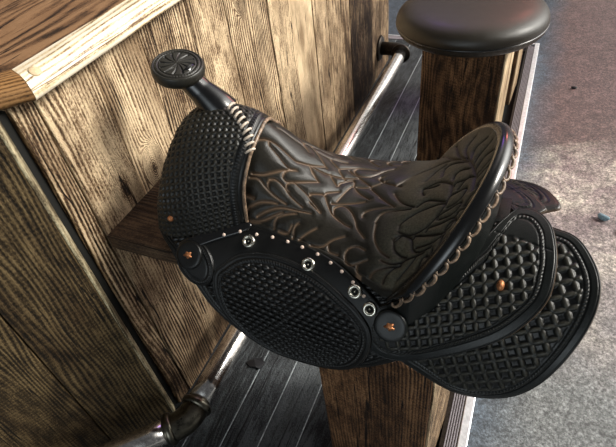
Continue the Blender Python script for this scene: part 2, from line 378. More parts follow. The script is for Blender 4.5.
# canted boards run back at 45 degrees from the corner
q = math.sqrt(.5); D = np.array([-q, -q, 0]); N_ = np.array([q, -q, 0])
mb = MB(); s0 = .020
for wdt, tn in ((.195, .5), (.24, .45), (.22, .6), (.25, .4)):
    o_ = D * s0 - N_ * .030 + np.array([.004, -.012, .002])
    mb.box(o_, D, (0, 0, 1), N_, (wdt - .004, 1.05, .045), .0025, tn); s0 += wdt
mb.build('canted_boards', MT['barn_shaded'], bar)
# pale raw edge of the first canted board and the black gap behind it
e = MB(); o_ = D * .0135 - N_ * .032 + np.array([.004, -.012, .002])
e.box(o_, D, (0, 0, 1), N_, (.006, 1.05, .046), .0015, .45)
e.build('raw_board_edge', MT['raw_edge'], bar)
g = MB(); g.box((-.06, -.012, .002), (1, 0, 0), (0, 0, 1), (0, 1, 0), (.045, 1.05, .020), .001)
g.build('corner_gap_lining', MT['gap'], bar)
g = MB(); g.box((-1.2, .02, .002), (1, 0, 0), (0, 1, 0), (0, 0, 1), (1.17, 2.37, 1.03), .002)
bk = g.build('inner_frame', MT['gap'], bar)

top = thing('countertop', 'oak bar top with rounded pale edge trim and a round wood plug', 'counter', (-.2, .6, 1.058))
Z0, Z1 = 1.0605, 1.103
c0 = np.array([.040, .034, 0])                # outer corner of the edge
Y3 = np.array([0, 1., 0]); X3 = np.array([1., 0, 0])
# corner bisector for the mitre between +Y edge and canted edge (direction D)
TW = .058
inn = np.array([.040 - TW, .034 + TW * (math.tan(PI / 8)), 0])
def edge_strip(name, p_out, p_in, direction, length, mat, bullnose=.030, cutback=(0, 0)):
    """rounded strip: outer line p_out + t*dir, inner line p_in + t*dir, mitred at t=0"""
    prof = []
    n = 8; h = Z1 - Z0
    for i in range(n + 1):
        a = PI / 2 * i / n; prof.append((1 - (bullnose / TW) * (1 - math.sin(a)), Z1 - bullnose * (1 - math.cos(a))))
    for i in range(n + 1):
        a = PI / 2 * i / n; prof.append((1 - (.010 / TW) * (1 - math.cos(a)), Z0 + .010 * (1 - math.sin(a))))
    prof = [(0, Z1)] + [(.35, Z1)] + prof + [(0, Z0)]
    NT = 30; Vv = []; G = []
    for t in np.linspace(0, 1, NT):
        acc_ = 0
        for k_, (f, z) in enumerate(prof):
            p = p_in + (p_out - p_in) * f; p = p + np.array(direction) * (length * t)
            Vv.append((p[0], p[1], z)); G.append((f * TW + (Z1 - z), length * t + np.dot(p_out - p_in, direction) * f, 11.0 if mat is MT['oak_trim_lit'] else 31.0))
    m_ = len(prof); F = gridf(NT, m_, False, True).tolist() + [list(range(m_)), [(NT - 1) * m_ + i for i in range(m_)][::-1]]
    o = obj(name, Vv, F, mat, top, smooth=True, attrs={'gc': G, 'tone': np.full(len(Vv), .55)})
    md = o.modifiers.new('e', 'EDGE_SPLIT'); md.split_angle = math.radians(45)
    return o
edge_strip('edge_trim', c0, inn, Y3, 2.42, MT['oak_trim_lit'])
edge_strip('edge_trim', c0 + D * 0.0008, inn + D * .0008, D, 1.1, MT['oak_end'])
# flat boards of the top inside the trims
mb = MB()
P0 = inn + np.array([-.0008, 0, 0]); far = 2.454
def quadslab(a, b, c, d, bid, tn):
    Vq = [(p[0], p[1], z) for z in (Z0 + .004, Z1 - .0005) for p in (a, b, c, d)]
    F = [[0, 3, 2, 1], [4, 5, 6, 7], [0, 1, 5, 4], [1, 2, 6, 5], [2, 3, 7, 6], [3, 0, 4, 7]]
    G = [(p[0] + z * .3, p[1], bid) for z in (Z0, Z1) for p in (a, b, c, d)]
    mb.add(Vq, F, G, tn)
x1 = P0[0]
for i, wb in enumerate((.15, .16, .15, .17, .16)):
    ya = P0[1] + (x1 - P0[0]); yb = P0[1] + (x1 - wb - P0[0])
    quadslab((x1, ya), (x1, far), (x1 - wb + .0006, far), (x1 - wb + .0006, yb), 5 + i * 3.3, random.uniform(.45, .6)); x1 -= wb
mb.build('top_boards', MT['oak'], top)
PLUG = (.025, .067, 1.0995)
Vp, Fp = lathe([(0, .0016), (.009, .0014), (.0105, .0004), (.0105, -.006)], (PLUG[0], PLUG[1], PLUG[2]), (.5, 0, .87), 24)
obj('wood_plug', Vp, Fp, MT['plug'], top)

# ================================================================== BEAM bracing the saddle post to the bar
mb = MB(); mb.box((.001, .052, .666), (0, 1, 0), (1, 0, 0), (0, 0, 1), (.252, .49, .040), .003, .5)
bm_ = mb.build('support_plank', MT['beam'], origin=(.001, .17, .666))
tag(bm_, 'brown horizontal plank running from the bar front to under the saddle', 'plank')

# ================================================================== FOOT RAIL
rail = thing('foot_rail', 'long worn chrome foot rail with a dark elbow along the bar base', 'foot rail', (.12, 1.0, 0))
RX, RZ, RR = .135, .165, .034
ye = -.055
V_, F_ = tube([(RX, y, RZ) for y in np.linspace(ye + .02, 2.16, 30)], RR, 32)
obj('rail_pipe', V_, F_, MT['steel'], rail)
pe = np.array([RX, ye, RZ]); bend = []
Dn = D.copy(); R0 = .085
for a in np.linspace(0, PI / 4, 12):
    bend.append(pe + np.array([-R0 * (1 - math.cos(a)), -R0 * math.sin(a), 0]))
pb = bend[-1]
V_, F_ = tube([pe + np.array([0, .012, 0])] + bend + [pb + D * .012], RR * 1.12, 32)
obj('elbow', V_, F_, MT['brass_dark'], rail)
V_, F_ = tube([pb + D * t for t in np.linspace(.0, .9, 12)], RR, 32)
obj('rail_pipe', V_, F_, MT['steel'], rail)
for p, d in ((pe + np.array([0, .014, 0]), Y3), (pb + D * .012, D)):
    V_, F_ = lathe([(RR, .010), (RR * 1.22, .009), (RR * 1.32, .004), (RR * 1.32, -.004), (RR * 1.22, -.009), (RR, -.010)], p, d, 40)
    obj('collar', V_, F_, MT['brass_dark'], rail)
# far end: collar, short elbow into the bar and round flange
pf = np.array([RX, 2.16, RZ]); bend = [pf + np.array([-.05 * (1 - math.cos(a)), .05 * math.sin(a), 0]) for a in np.linspace(0, PI / 2, 10)]
V_, F_ = tube([pf - Y3 * .01] + bend + [bend[-1] + np.array([-.085, 0, 0])], RR * 1.1, 28)
obj('elbow', V_, F_, MT['iron'], rail)
V_, F_ = lathe([(RR, .012), (RR * 1.5, .010), (RR * 1.6, 0), (RR * 1.5, -.010), (RR, -.012)], pf, Y3, 40)
obj('collar', V_, F_, MT['iron'], rail)
V_, F_ = lathe([(0, .012), (.06, .010), (.072, .0), (.0, 0)], (.001, 2.21, RZ), X3, 40)
obj('flange', V_, F_, MT['iron'], rail)
# stand under the near pipe
V_, F_ = tube([(RX, .95, 0), (RX, .95, RZ - RR + .004)], .014, 16)
obj('rail_support', V_, F_, MT['brass_dark'], rail)

# ================================================================== POSTS
def rot2(p, c, a):
    x, y = p[0] - c[0], p[1] - c[1]; return np.array([c[0] + x * math.cos(a) - y * math.sin(a), c[1] + x * math.sin(a) + y * math.cos(a), p[2] if len(p) > 2 else 0])
def make_post(c, w, d, h, a, parent, z0=0.0, tone=.5, name='post'):
    """heavy timber with hewn edges: front slab, core and rear slab"""
    ca, sa = math.cos(a), math.sin(a); U = np.array([ca, sa, 0]); W_ = np.array([-sa, ca, 0])
    o = np.array([c[0], c[1], z0])
    mb = MB(); mb.box(o, U, (0, 0, 1), W_, (w, h, d), .006, tone, goff=.13)
    bm = mb
    V = np.vstack(bm.V)
    return mb.build(name, MT['post_fine'], parent)
post = thing('timber_post', 'thick rough-sawn timber post standing under the saddle', 'post', (.63, .14, 0))
make_post((.505, .02), .247, .26, .600, math.radians(-4.5), post, name='post_core', tone=.5)
pale = MB(); a = math.radians(-4.5); ca, sa = math.cos(a), math.sin(a); U = np.array([ca, sa, 0]); W_ = np.array([-sa, ca, 0])
o_ = np.array([.505, .02, 0]) + U * .247
pale.box(o_ + W_ * .006, W_, (0, 0, 1), U, (.245, .595, .005), .002, .42)
pale.build('lit_side_face', MT['barn'], post)  # thin slab that paints the lit side of the post pale
mb = MB(); mb.box((.54, .10, .60), (1, 0, 0), (0, 0, 1), (0, 1, 0), (.17, .105, .17), .004, .4); mb.build('mounting_block', MT['post'], post)

def stool(cx, y0, label, x0=.452, w=.276, d=.26, a=math.radians(-3.2), top_=True):
    t = thing('bar_stool', label, 'stool', (cx, y0 + d / 2, 0), 'post bar stools along the bar')
    ca, sa = math.cos(a), math.sin(a); U = np.array([ca, sa, 0]); W_ = np.array([-sa, ca, 0]); o = np.array([x0, y0, 0])
    mb = MB(); mb.box(o, U, (0, 0, 1), W_, (w, .69, d), .004, .5, bid=41.0, goff=.02); mb.build('post', MT['post'], t)
    mb = MB(); mb.box(o + U * w + W_ * .004, W_, (0, 0, 1), U, (d - .008, .688, .006), .002, 1.15); mb.build('lit_side_face', MT['barn'], t)  # pale slab puts the lit side of the post into its colour
    R_ = .252; cy = y0 + .11; zb = .695
    prof = [(0, .092), (.10, .090), (.18, .084), (.222, .073), (.243, .058), (R_, .040), (R_, .030), (.2495, .0255), (.2505, .021), (.247, .008), (.235, -.002), (.20, -.004), (0, -.004)]
    pp = smooth_poly(np.array(prof), 70, closed=False)
    V_, F_ = lathe(pp.tolist(), (cx, cy, zb), (0, 0, 1), 180)
    V_ = np.array(V_); ang = np.arctan2(V_[:, 1] - cy, V_[:, 0] - cx); hh = V_[:, 2] - zb; rr = np.hypot(V_[:, 0] - cx, V_[:, 1] - cy)
    pl = np.exp(-((hh - .012) / .012) ** 2) * np.clip((rr - .2) * 20, 0, 1) * np.sin(ang * 70) * .0016
    V_[:, 0] += np.cos(ang) * pl; V_[:, 1] += np.sin(ang) * pl
    n_ = len(V_); obj('cushion', V_, F_, MT['cushion'], t, attrs={'wear_light': np.clip((hh - .03) * 6, 0, .35), 'cut': np.zeros(n_), 'deep': np.zeros(n_)})
    th = np.linspace(0, 2 * PI, 120, endpoint=False)
    V_, F_ = tube(np.stack([cx + (R_ - .001) * np.cos(th), cy + (R_ - .001) * np.sin(th), np.full(120, zb + .0245)], 1), .0032, 8, closed=True)
    obj('piping', V_, F_, MT['leather_gloss'], t)
    return t
stool(.590, 1.20, 'round dark padded bar stool on a thick square timber post beyond the saddle')
stool(.600, 2.02, 'furthest timber-post bar stool, only a post edge painted as lit showing behind the round cushion', x0=.492, w=.256, d=.24)

# ================================================================== SADDLE
YC = .25; BA, BB = .25, .22; BM = (BA + BB) / 2
def zspine(X): return np.interp(X, [.1, .2, .45, .7, .95, 1.0], [.80, .80, .79, .80, .83, .84])
def barrel(X, s, off):
    """point on the barrel of the saddle: X along, s arc from the spine (negative = near side)"""
    X = np.asarray(X, float); s = np.asarray(s, float); sg = np.where(s < 0, -1., 1.); a = np.abs(s)
    t = np.clip(a / BM, 0, PI / 2); ex = np.clip(a - BM * PI / 2, 0, None)
    v = BA * np.sin(t); z = zspine(X) - BB * (1 - np.cos(t)) - ex
    nx, nz = np.sin(t) / BA, np.cos(t) / BB; l = np.hypot(nx, nz); nx, nz = nx / l, nz / l
    return np.stack([X, YC + sg * (v + off * nx), z + off * nz], -1)

saddle = thing('western_saddle', 'black tooled leather western saddle with horn and carved seat, mounted as a bar stool', 'saddle', (.50, .25, .70))

def lens(u, v, w=.205):
    fu = u - np.floor(u) - .5; fv = v - np.round(v); d1 = (fu / .5) ** 2 + (fv / w) ** 2
    gu = u - np.round(u); gv = v - np.floor(v) - .5; d2 = (gu / w) ** 2 + (gv / .5) ** 2
    d = np.minimum(d1, d2); h = np.sqrt(np.clip(1 - d, 0, 1))
    cu = u - np.floor(u) - .5; cv = v - np.floor(v) - .5; ring = np.exp(-((np.hypot(cu, cv) - .0) / .16) ** 2)
    return h, np.clip((d - 1) * 1.2, 0, 1)
def weave(u, v):
    row = np.floor(v); uu = u + .5 * (row % 2); fu = uu - np.floor(uu) - .5; fv = v - row - .5
    d = (fu / .5) ** 2 + (fv / .46) ** 2
    return np.sqrt(np.clip(1 - d, 0, 1)), np.clip((d - .75) * 1.6, 0, 1)

def panel(name, outline, off, thick, mat, pattern=None, cell=.02, ang=0.0, bord=.018, side=-1, Nr=110, Np=700, center=None,
          parent=None, plain=None, wear_light=None, amp=.0022, label=None, puff=0.0, edgecut=0.0):
    B = smooth_poly(outline, Np); c = np.array(center if center is not None else B.mean(0), float)
    T = np.roll(B, -1, 0) - np.roll(B, 1, 0); T /= np.linalg.norm(T, axis=1)[:, None]
    NN = np.stack([T[:, 1], -T[:, 0]], 1); rad = B - c; cosn = np.abs((rad * NN).sum(1)); arc = np.r_[0, np.cumsum(np.linalg.norm(np.diff(B, axis=0), axis=1))]
    r = np.concatenate([np.linspace(0, .86, int(Nr * .72), endpoint=False) ** .9, np.linspace(.86 ** .9, 1, Nr - int(Nr * .72))])
    r = np.sort(r); r[0] = 0.002
    Q = c + r[:, None, None] * rad[None]; d = (1 - r)[:, None] * cosn[None]; Aa = np.broadcast_to(arc, d.shape)
    h = np.zeros_like(d); deep = np.zeros_like(d); cut = np.zeros_like(d)
    h -= thick * .9 * np.exp(-(d / .0016) ** 1.5)                         # rolled outer edge
    cut = np.maximum(cut, edgecut * np.exp(-(d / .0012) ** 2))
    if bord:
        for x0, dep, w in ((.0045, .0010, .0009), (bord, .0016, .0012), (bord + .0085, .0016, .0012)):
            g = np.exp(-((d - x0) / w) ** 2); h -= dep * g; deep = np.maximum(deep, g * .8)
        bead = np.exp(-((d - bord - .0042) / .0026) ** 2) * (.5 + .5 * np.sin(2 * PI * Aa / .0068)); h += bead * .0016
        deep = np.maximum(deep, .7 * np.exp(-((d - bord - .0042) / .0026) ** 2) * (.5 - .5 * np.sin(2 * PI * Aa / .0068)))
    if pattern:
        ca, sa = math.cos(ang), math.sin(ang); x, y = Q[..., 0], Q[..., 1]
        u = (x * ca + y * sa) / cell; v = (-x * sa + y * ca) / cell
        if pattern == 'lens': hh, dp = lens(u, v)
        else: hh, dp = weave(u * .85, v * 1.35)
        m = np.clip((d - bord - .0105) / .0015, 0, 1)
        if plain is not None: m = m * plain(Q)
        h += m * (hh * amp - amp * .6 * dp); deep = np.maximum(deep, m * dp * .9)
        if plain is not None:
            e = plain(Q); g = np.exp(-((e - .5) / .22) ** 2) * (d > .008); h -= .0012 * g; deep = np.maximum(deep, .6 * g)
    if puff: h += puff * (1 - np.exp(-d / .02))
    P = barrel(Q[..., 0], Q[..., 1], off + h)
    rim1 = barrel(B[:, 0], B[:, 1], off - thick)[None]
    bot = barrel((c + .97 * rad)[:, 0], (c + .97 * rad)[:, 1], off - thick)[None]
    botc = barrel((c + .002 * rad)[:, 0], (c + .002 * rad)[:, 1], off - thick)[None]
    P = np.concatenate([P, rim1, bot, botc], 0)
    z3 = np.zeros((3, Np)); deep = np.concatenate([deep, z3], 0); cut = np.concatenate([cut, z3 + edgecut * .5], 0)
    wr = np.concatenate([np.zeros_like(d) if wear_light is None else wear_light(Q, d, h), z3], 0)
    flip = False
    if side > 0:
        P[..., 0] -= np.clip(P[..., 0] - .62, 0, .15) / .15 * np.clip(YC - P[..., 1] - .03, 0, 1) * 1.05
        P[..., 1] = 2 * YC - P[..., 1]; P[..., 2] -= .028
    F = gridf(P.shape[0], Np, False, True, flip=(side > 0))
    o = obj(name, P.reshape(-1, 3), F, mat, parent or saddle, attrs={'deep': deep.ravel(), 'cut': cut.ravel(), 'wear_light': wr.ravel()})
    if label: o['label'] = label
    return o

# hidden bars of the tree that carry the leather
Xs = np.linspace(.20, .822, 30); Ss = np.linspace(-.22, .22, 40)
Pt = barrel(Xs[:, None] + 0 * Ss[None], Ss[None] + 0 * Xs[:, None], -.012)
Pb = Pt.copy(); Pb[..., 2] = np.minimum(Pb[..., 2] - .012, .7065)
nX, nS = len(Xs), len(Ss); ringv = np.concatenate([Pt, Pb[:, ::-1]], 1); m_ = 2 * nS
obj('tree', ringv.reshape(-1, 3), gridf(nX, m_, False, True).tolist() + [list(range(m_)), [(nX - 1) * m_ + i for i in range(m_)][::-1]], MT['leather'], saddle, smooth=False,
    attrs={'cut': np.zeros(nX * m_), 'deep': np.zeros(nX * m_), 'wear_light': np.zeros(nX * m_)})

SKIRT = [(.895, -.034), (.934, -.053), (.966, -.109), (.970, -.164), (.952, -.230), (.918, -.306), (.880, -.355), (.835, -.380), (.783, -.380), (.726, -.345), (.66, -.30), (.62, -.22), (.66, -.10), (.76, -.03), (.84, -.022)]
JOCK = [(.864, -.009), (.886, -.031), (.898, -.063), (.905, -.109), (.899, -.166), (.858, -.224), (.802, -.264), (.723, -.304), (.668, -.318), (.632, -.305), (.612, -.26), (.632, -.222), (.672, -.198), (.733, -.148), (.782, -.082), (.812, -.032), (.835, -.006)]
FLAP = [(.165, -.095), (.140, -.167), (.184, -.218), (.215, -.250), (.245, -.272), (.290, -.327), (.362, -.392), (.420, -.412), (.477, -.416), (.540, -.408), (.600, -.388), (.655, -.350), (.70, -.30), (.70, -.21), (.56, -.13), (.42, -.085), (.28, -.07)]
OVAL = [(.296, -.239), (.318, -.205), (.352, -.180), (.400, -.168), (.445, -.168), (.489, -.176), (.530, -.190), (.566, -.208), (.605, -.232), (.632, -.262), (.636, -.300), (.620, -.345), (.588, -.378), (.540, -.395), (.480, -.398), (.420, -.390), (.360, -.355), (.315, -.305)]
BAND = [(.203, -.205), (.222, -.186), (.277, -.152), (.337, -.127), (.380, -.124), (.424, -.128), (.500, -.142), (.560, -.163), (.620, -.198), (.660, -.228), (.688, -.252), (.684, -.285), (.655, -.30), (.62, -.27), (.55, -.225), (.45, -.215), (.36, -.22), (.30, -.262), (.278, -.282), (.240, -.268), (.215, -.240)]
def band_plain(Q): return Q[..., 0] * 0
for sd in (-1, 1):
    near = sd < 0; kw = dict(side=sd, Nr=110 if near else 60, Np=760 if near else 380)
    sk = panel('skirt', SKIRT, .004, .006, MT['leather_skirt'], 'lens', .0205, .42, .016, center=(.80, -.19), amp=.0026, edgecut=.5,
               wear_light=lambda Q, d, h: np.clip(h / .0026, 0, 1) * .5 * (d > .02), **kw)
    fl = panel('front_skirt', FLAP, .004, .006, MT['leather'], 'weave', .013, .3, .012, center=(.42, -.25), edgecut=.25, **kw)
    jk = panel('rear_jockey', JOCK, .013, .006, MT['leather_skirt'], 'lens', .0190, .30, .019, center=(.795, -.190), amp=.0024, edgecut=.5,
               plain=lambda Q: np.clip((-(Q[..., 1]) - .070 - (Q[..., 0] - .85) * .25) / .006, 0, 1),
               wear_light=lambda Q, d, h: np.clip(h / .0024, 0, 1) * .45 * (d > .02), **kw)
    bd = panel('front_jockey', BAND, .012, .004, MT['leather'], None, bord=0, center=(.43, -.175) if False else None, Nr=40, Np=300, side=sd, edgecut=.1) if False else None
    ov = panel('fender', OVAL, .019, .010, MT['leather'], 'weave', .0135, -.12, .012, center=(.46, -.285), amp=.0030, **kw)
    # the band above the fender that carries the rivets: built as a strip between two lines
    topl = smooth_poly([(.212, -.196), (.235, -.178), (.277, -.154), (.337, -.129), (.380, -.126), (.424, -.129), (.500, -.143), (.560, -.165), (.620, -.200), (.660, -.232), (.690, -.258)], 260, closed=False)
    botl = smooth_poly([(.222, -.238), (.255, -.250), (.300, -.235), (.345, -.200), (.400, -.188), (.450, -.190), (.510, -.205), (.560, -.226), (.605, -.255), (.640, -.290), (.672, -.300)], 260, closed=False)
    w = np.linspace(0, 1, 30); prof = np.where((w == 0) | (w == 1), -.005, np.where((w < .04) | (w > .96), -.001, 0))
    gl = -.0009 * np.exp(-((w - .12) / .025) ** 2)
    Q = topl[:, None] * (1 - w)[None, :, None] + botl[:, None] * w[None, :, None]
    P = barrel(Q[..., 0], Q[..., 1], .0135 + (prof + gl)[None] * np.ones((260, 1)))
    if sd > 0: P[..., 1] = 2 * YC - P[..., 1]; P[..., 2] -= .028
    dz = np.zeros(260 * 30); dp = np.tile(np.exp(-((w - .12) / .03) ** 2) * .8, 260)
    bd = obj('front_jockey', P.reshape(-1, 3), gridf(260, 30, flip=(sd > 0)), MT['leather'], saddle, attrs={'cut': dz, 'wear_light': dz, 'deep': dp})
    # lug under the front concho
    th = np.linspace(0, 2 * PI, 24, endpoint=False)
    lug = [(.252 + .046 * math.cos(t) - .012 * math.sin(t), -.222 + .046 * math.sin(t)) for t in th]
    panel('lug', lug, .019, .008, MT['leather'], None, bord=.006, center=(.252, -.222), Nr=30, Np=200, side=sd, parent=bd)
    strap = [(.208, -.196), (.225, -.180), (.277, -.151), (.345, -.122), (.352, -.138), (.290, -.172), (.240, -.200), (.220, -.205)]
    panel('strap', strap, .0195, .004, MT['leather_gloss'], None, bord=0, center=(.282, -.163), Nr=24, Np=160, side=sd, parent=bd)
    # stitches, rivets, conchos, screws
    def fitting(X, s, off):
        p = barrel(X, s, off); p2 = barrel(X, s, off + .01); n = p2 - p; n /= np.linalg.norm(n)
        if sd > 0:
            p[0] -= np.clip(p[0] - .62, 0, .15) / .15 * max(YC - p[1] - .03, 0) * 1.05; p[1] = 2 * YC - p[1]; n[1] = -n[1]; p[2] -= .028
        return p, n
    for (X, s) in ((.306, -.157), (.338, -.144), (.372, -.141), (.406, -.139), (.439, -.140), (.471, -.144), (.505, -.151), (.534, -.161), (.559, -.172), (.584, -.186), (.609, -.205)):
        p, n = fitting(X, s, .0165 if X > .36 else .021)
        V_, F_ = lathe([(0, .0016), (.0022, .0012), (.0034, 0), (.0034, -.002)], p, n, 10)
        obj('stitch', V_, F_, MT['stitch'], bd)
    for (X, s) in ((.360, -.157), (.492, -.172), (.591, -.201), (.624, -.225)):
        p, n = fitting(X, s, .0155)
        prof_ = [(.004, .0008), (.0065, .0006), (.0072, .0034), (.0096, .0055), (.0125, .0038), (.0137, .0004), (.0137, -.003)]
        V_, F_ = lathe(prof_, p, n, 32); rv = obj('rivet', V_, F_, MT['nickel'], bd)
        V_, F_ = lathe([(0, .0012), (.0072, .0010), (.0074, -.002)], p, n, 20); obj('rivet_hole', V_, F_, MT['gap'], rv)
        V_, F_ = lathe([(0, .0030), (.0012, .0026), (.0018, .001), (.002, -.001)], p, n, 12); obj('rivet_pin', V_, F_, MT['nickel'], rv)
    for (X, s, off) in ((.240, -.210, .0215), (.666, -.243, .0225)):
        p, n = fitting(X, s, off)
        Rc = .030
        prof_ = smooth_poly([(0, .0035), (Rc * .5, .0042), (Rc * .82, .0040), (Rc * .97, .0018), (Rc, -.004)], 40, closed=False)
        V_, F_ = lathe(prof_.tolist(), p, n, 90); z_ = np.zeros(len(V_)); r_ = np.repeat(prof_[:, 0], 90)
        cn = obj('concho', V_, F_, MT['leather_skirt'] if X > .5 else MT['leather'], saddle, attrs={'cut': z_, 'wear_light': z_, 'deep': np.exp(-((r_ - Rc * .86) / .001) ** 2)})
        cn['label'] = 'round leather rosette with a copper screw'
        a_ = np.linspace(0, 2 * PI, 48, endpoint=False)
        # knotted saddle string end and screw head
        u_ = np.cross(n, [0, 0, 1.]); u_ /= np.linalg.norm(u_); v_ = np.cross(n, u_)
        q_ = p + n * .0045
        rr_ = .0085 + .0016 * np.sin(a_ * 5) + .001 * np.sin(a_ * 3 + 1)
        ringp = q_ + rr_[:, None] * (np.cos(a_)[:, None] * u_ + np.sin(a_)[:, None] * v_ * .8)
        V1 = [q_ + n * .0035] + [(q_ + n * .0030) * .45 + ringp[i] * .55 + n * .0012 for i in range(48)] + list(ringp) + list(ringp - n * .004)
        F1 = [[0, 1 + i, 1 + (i + 1) % 48] for i in range(48)] + [[1 + i, 49 + i, 49 + (i + 1) % 48, 1 + (i + 1) % 48] for i in range(48)] + [[49 + i, 97 + i, 97 + (i + 1) % 48, 49 + (i + 1) % 48] for i in range(48)]
        obj('screw', V1, F1, MT['copper'], cn)
    for (X, s, off, par) in ((.828, -.149, .0145, jk),):
        if X is None: continue
        p, n = fitting(X, s, off); u_ = np.cross(n, [0, 0, 1.]); u_ /= np.linalg.norm(u_); v_ = np.cross(n, u_)
        V_, F_ = lathe([(0, .0045), (.0035, .0038), (.0062, .001), (.0066, -.003)], p, n, 14)
        V_ = np.array(V_); r_ = V_ - p; V_ = p + r_ + v_ * (r_ @ v_)[:, None] * .5
        obj('screw', V_, F_, MT['copper'], par)

# ---------------------------------------------------------------- fork (swell) with stamped cover
half = {  # rails from the near foot to the crown: (X, v, z)
 'in0': [(.20, -.150, .735), (.195, -.130, .80), (.205, -.095, .855), (.215, -.050, .890), (.22, 0, .900)],
 'fr':  [(.137, -.163, .740), (.150, -.146, .808), (.166, -.107, .877), (.185, -.054, .930), (.192, 0, .944)],
 'm1':  [(.170, -.182, .742), (.176, -.166, .815), (.190, -.124, .888), (.207, -.064, .944), (.215, 0, .962)],
 'mid': [(.235, -.180, .748), (.240, -.166, .825), (.250, -.126, .896), (.262, -.066, .950), (.266, 0, .970)],
 'm2':  [(.300, -.158, .756), (.306, -.146, .836), (.316, -.112, .900), (.325, -.060, .944), (.325, 0, .962)],
 're':  [(.342, -.134, .762), (.345, -.122, .848), (.352, -.092, .902), (.355, -.050, .928), (.352, 0, .944)],
 'in1': [(.335, -.118, .755), (.335, -.104, .835), (.337, -.078, .885), (.338, -.040, .912), (.335, 0, .926)]}
order = ['in0', 'fr', 'm1', 'mid', 'm2', 're', 'in1']
NA, NU = 420, 210
R_l = []
for k in order:
    h_ = half[k]; h_ = h_[:-1] + [(h_[-1][0], 0, h_[-1][2] - .010)]
    full = h_ + [(x - .25 * abs(v), -v * .92, z - .035 * min(1, abs(v) / .06) * (1 if z > .8 else .4)) for x, v, z in h_[-2::-1]]
    R_l.append(smooth_poly(full, NA, closed=False))
R_l = np.array(R_l)                                        # rails x NA x 3
uu = np.linspace(0, 6, NU); FK = np.zeros((NA, NU, 3))
for a in range(NA):
    FK[a] = smooth_poly(R_l[:, a], NU, closed=False)
FK[..., 1] += YC
du = np.gradient(FK, axis=1); da = np.gradient(FK, axis=0); nrm = np.cross(du, da); nrm /= np.linalg.norm(nrm, axis=2)[..., None] + 1e-9
ctr = np.array([.26, YC, .78]); 
if ((FK[NA // 2, NU // 2] - ctr) * nrm[NA // 2, NU // 2]).sum() < 0: nrm = -nrm
La = np.cumsum(np.linalg.norm(da, axis=2), 0).mean(1); Lu = np.cumsum(np.linalg.norm(du, axis=2), 1)
La = La - La[NA // 2]; U_ = Lu; A_ = np.broadcast_to(La[:, None], U_.shape)
Xf = FK[..., 0]
dre = np.linalg.norm(FK - R_l[5][:, None] - np.array([0, YC, 0]), axis=2)    # distance to the rear rail
dfr = np.linalg.norm(FK - R_l[1][:, None] - np.array([0, YC, 0]), axis=2)
hh, dp = lens(U_ / .0128 + A_ / .0128 * .35, A_ / .0128 - U_ / .0128 * .2, .27)
m = np.clip((dre - .026) / .002, 0, 1) * np.clip((dfr - .010) / .002, 0, 1)
h = m * (hh * .0020 - .0013 * dp); deep = m * dp
for x0 in (.010, .025): g = np.exp(-((dre - x0) / .0012) ** 2); h -= .0014 * g; deep = np.maximum(deep, g * .8)
bead = np.exp(-((dre - .0175) / .003) ** 2) * (.5 + .5 * np.sin(2 * PI * A_ / .007)); h += .0018 * bead
g = np.exp(-((dfr - .008) / .0012) ** 2); h -= .0012 * g; deep = np.maximum(deep, g * .7)
FK2 = FK + nrm * h[..., None]
glintf = np.clip(hh * m * .55, 0, 1)  # paler stamped tops: their sparkle is put into the colour
sgn = np.cross(FK2[NA // 2, NU // 2 + 1] - FK2[NA // 2, NU // 2], FK2[NA // 2 + 1, NU // 2] - FK2[NA // 2, NU // 2]) @ nrm[NA // 2, NU // 2] > 0
fork = obj('fork', FK2.reshape(-1, 3), gridf(NA, NU, flip=bool(sgn)), MT['leather'], saddle, attrs={'deep': deep.ravel(), 'cut': np.zeros(NA * NU), 'wear_light': glintf.ravel() * .5})
V_, F_ = lathe([(0, .0045), (.0035, .0038), (.0062, .001), (.0066, -.006)], (.194, .070, .792), (-.2, -.95, .2), 14)
obj('screw', V_, F_, MT['copper'], fork)
# inner gullet wall closing the fork underneath
G_ = np.stack([FK[:, 0], FK[:, -1]], 1)
z_ = np.zeros(NA * 2)
obj('gullet_lining', G_.reshape(-1, 3), gridf(NA, 2), MT['leather'], saddle, attrs={'deep': z_, 'cut': z_, 'wear_light': z_})
# welt along the rear edge
rail_ = R_l[5] + np.array([.002, YC, .002])
V_, F_ = tube(rail_, .0036, 8)
n_ = len(V_); obj('welt', V_, F_, MT['lace_dark'], fork)
# pale lacing beside the horn: short slanted loops down the near rear shoulder and the mirrored ones
for sg in (-1,):
    pts = np.array([(.292, sg * .020, .968), (.315, sg * .036, .958), (.338, sg * .054, .940), (.352, sg * .078, .915)]) + np.array([0, YC, 0])
    pl = smooth_poly(pts, 9, closed=False); tdir = np.gradient(pl, axis=0)
    mb = MB()
    for i in range(9):
        t_ = tdir[i] / np.linalg.norm(tdir[i]); sdv = np.cross(t_, [0, 0, 1.]); sdv /= np.linalg.norm(sdv); up_ = np.cross(sdv, t_)
        up_ = up_ if up_[2] > 0 else -up_
        arc_ = [pl[i] + sdv * (.0085 * math.cos(b)) * 1.0 + t_ * (.003 * math.cos(b)) + up_ * (.0055 * math.sin(b) + .001) for b in np.linspace(0, PI, 9)]
        mb.tube(arc_, .0026, 8)
    mb.build('lacing', MT['lace'], fork, smooth=True)

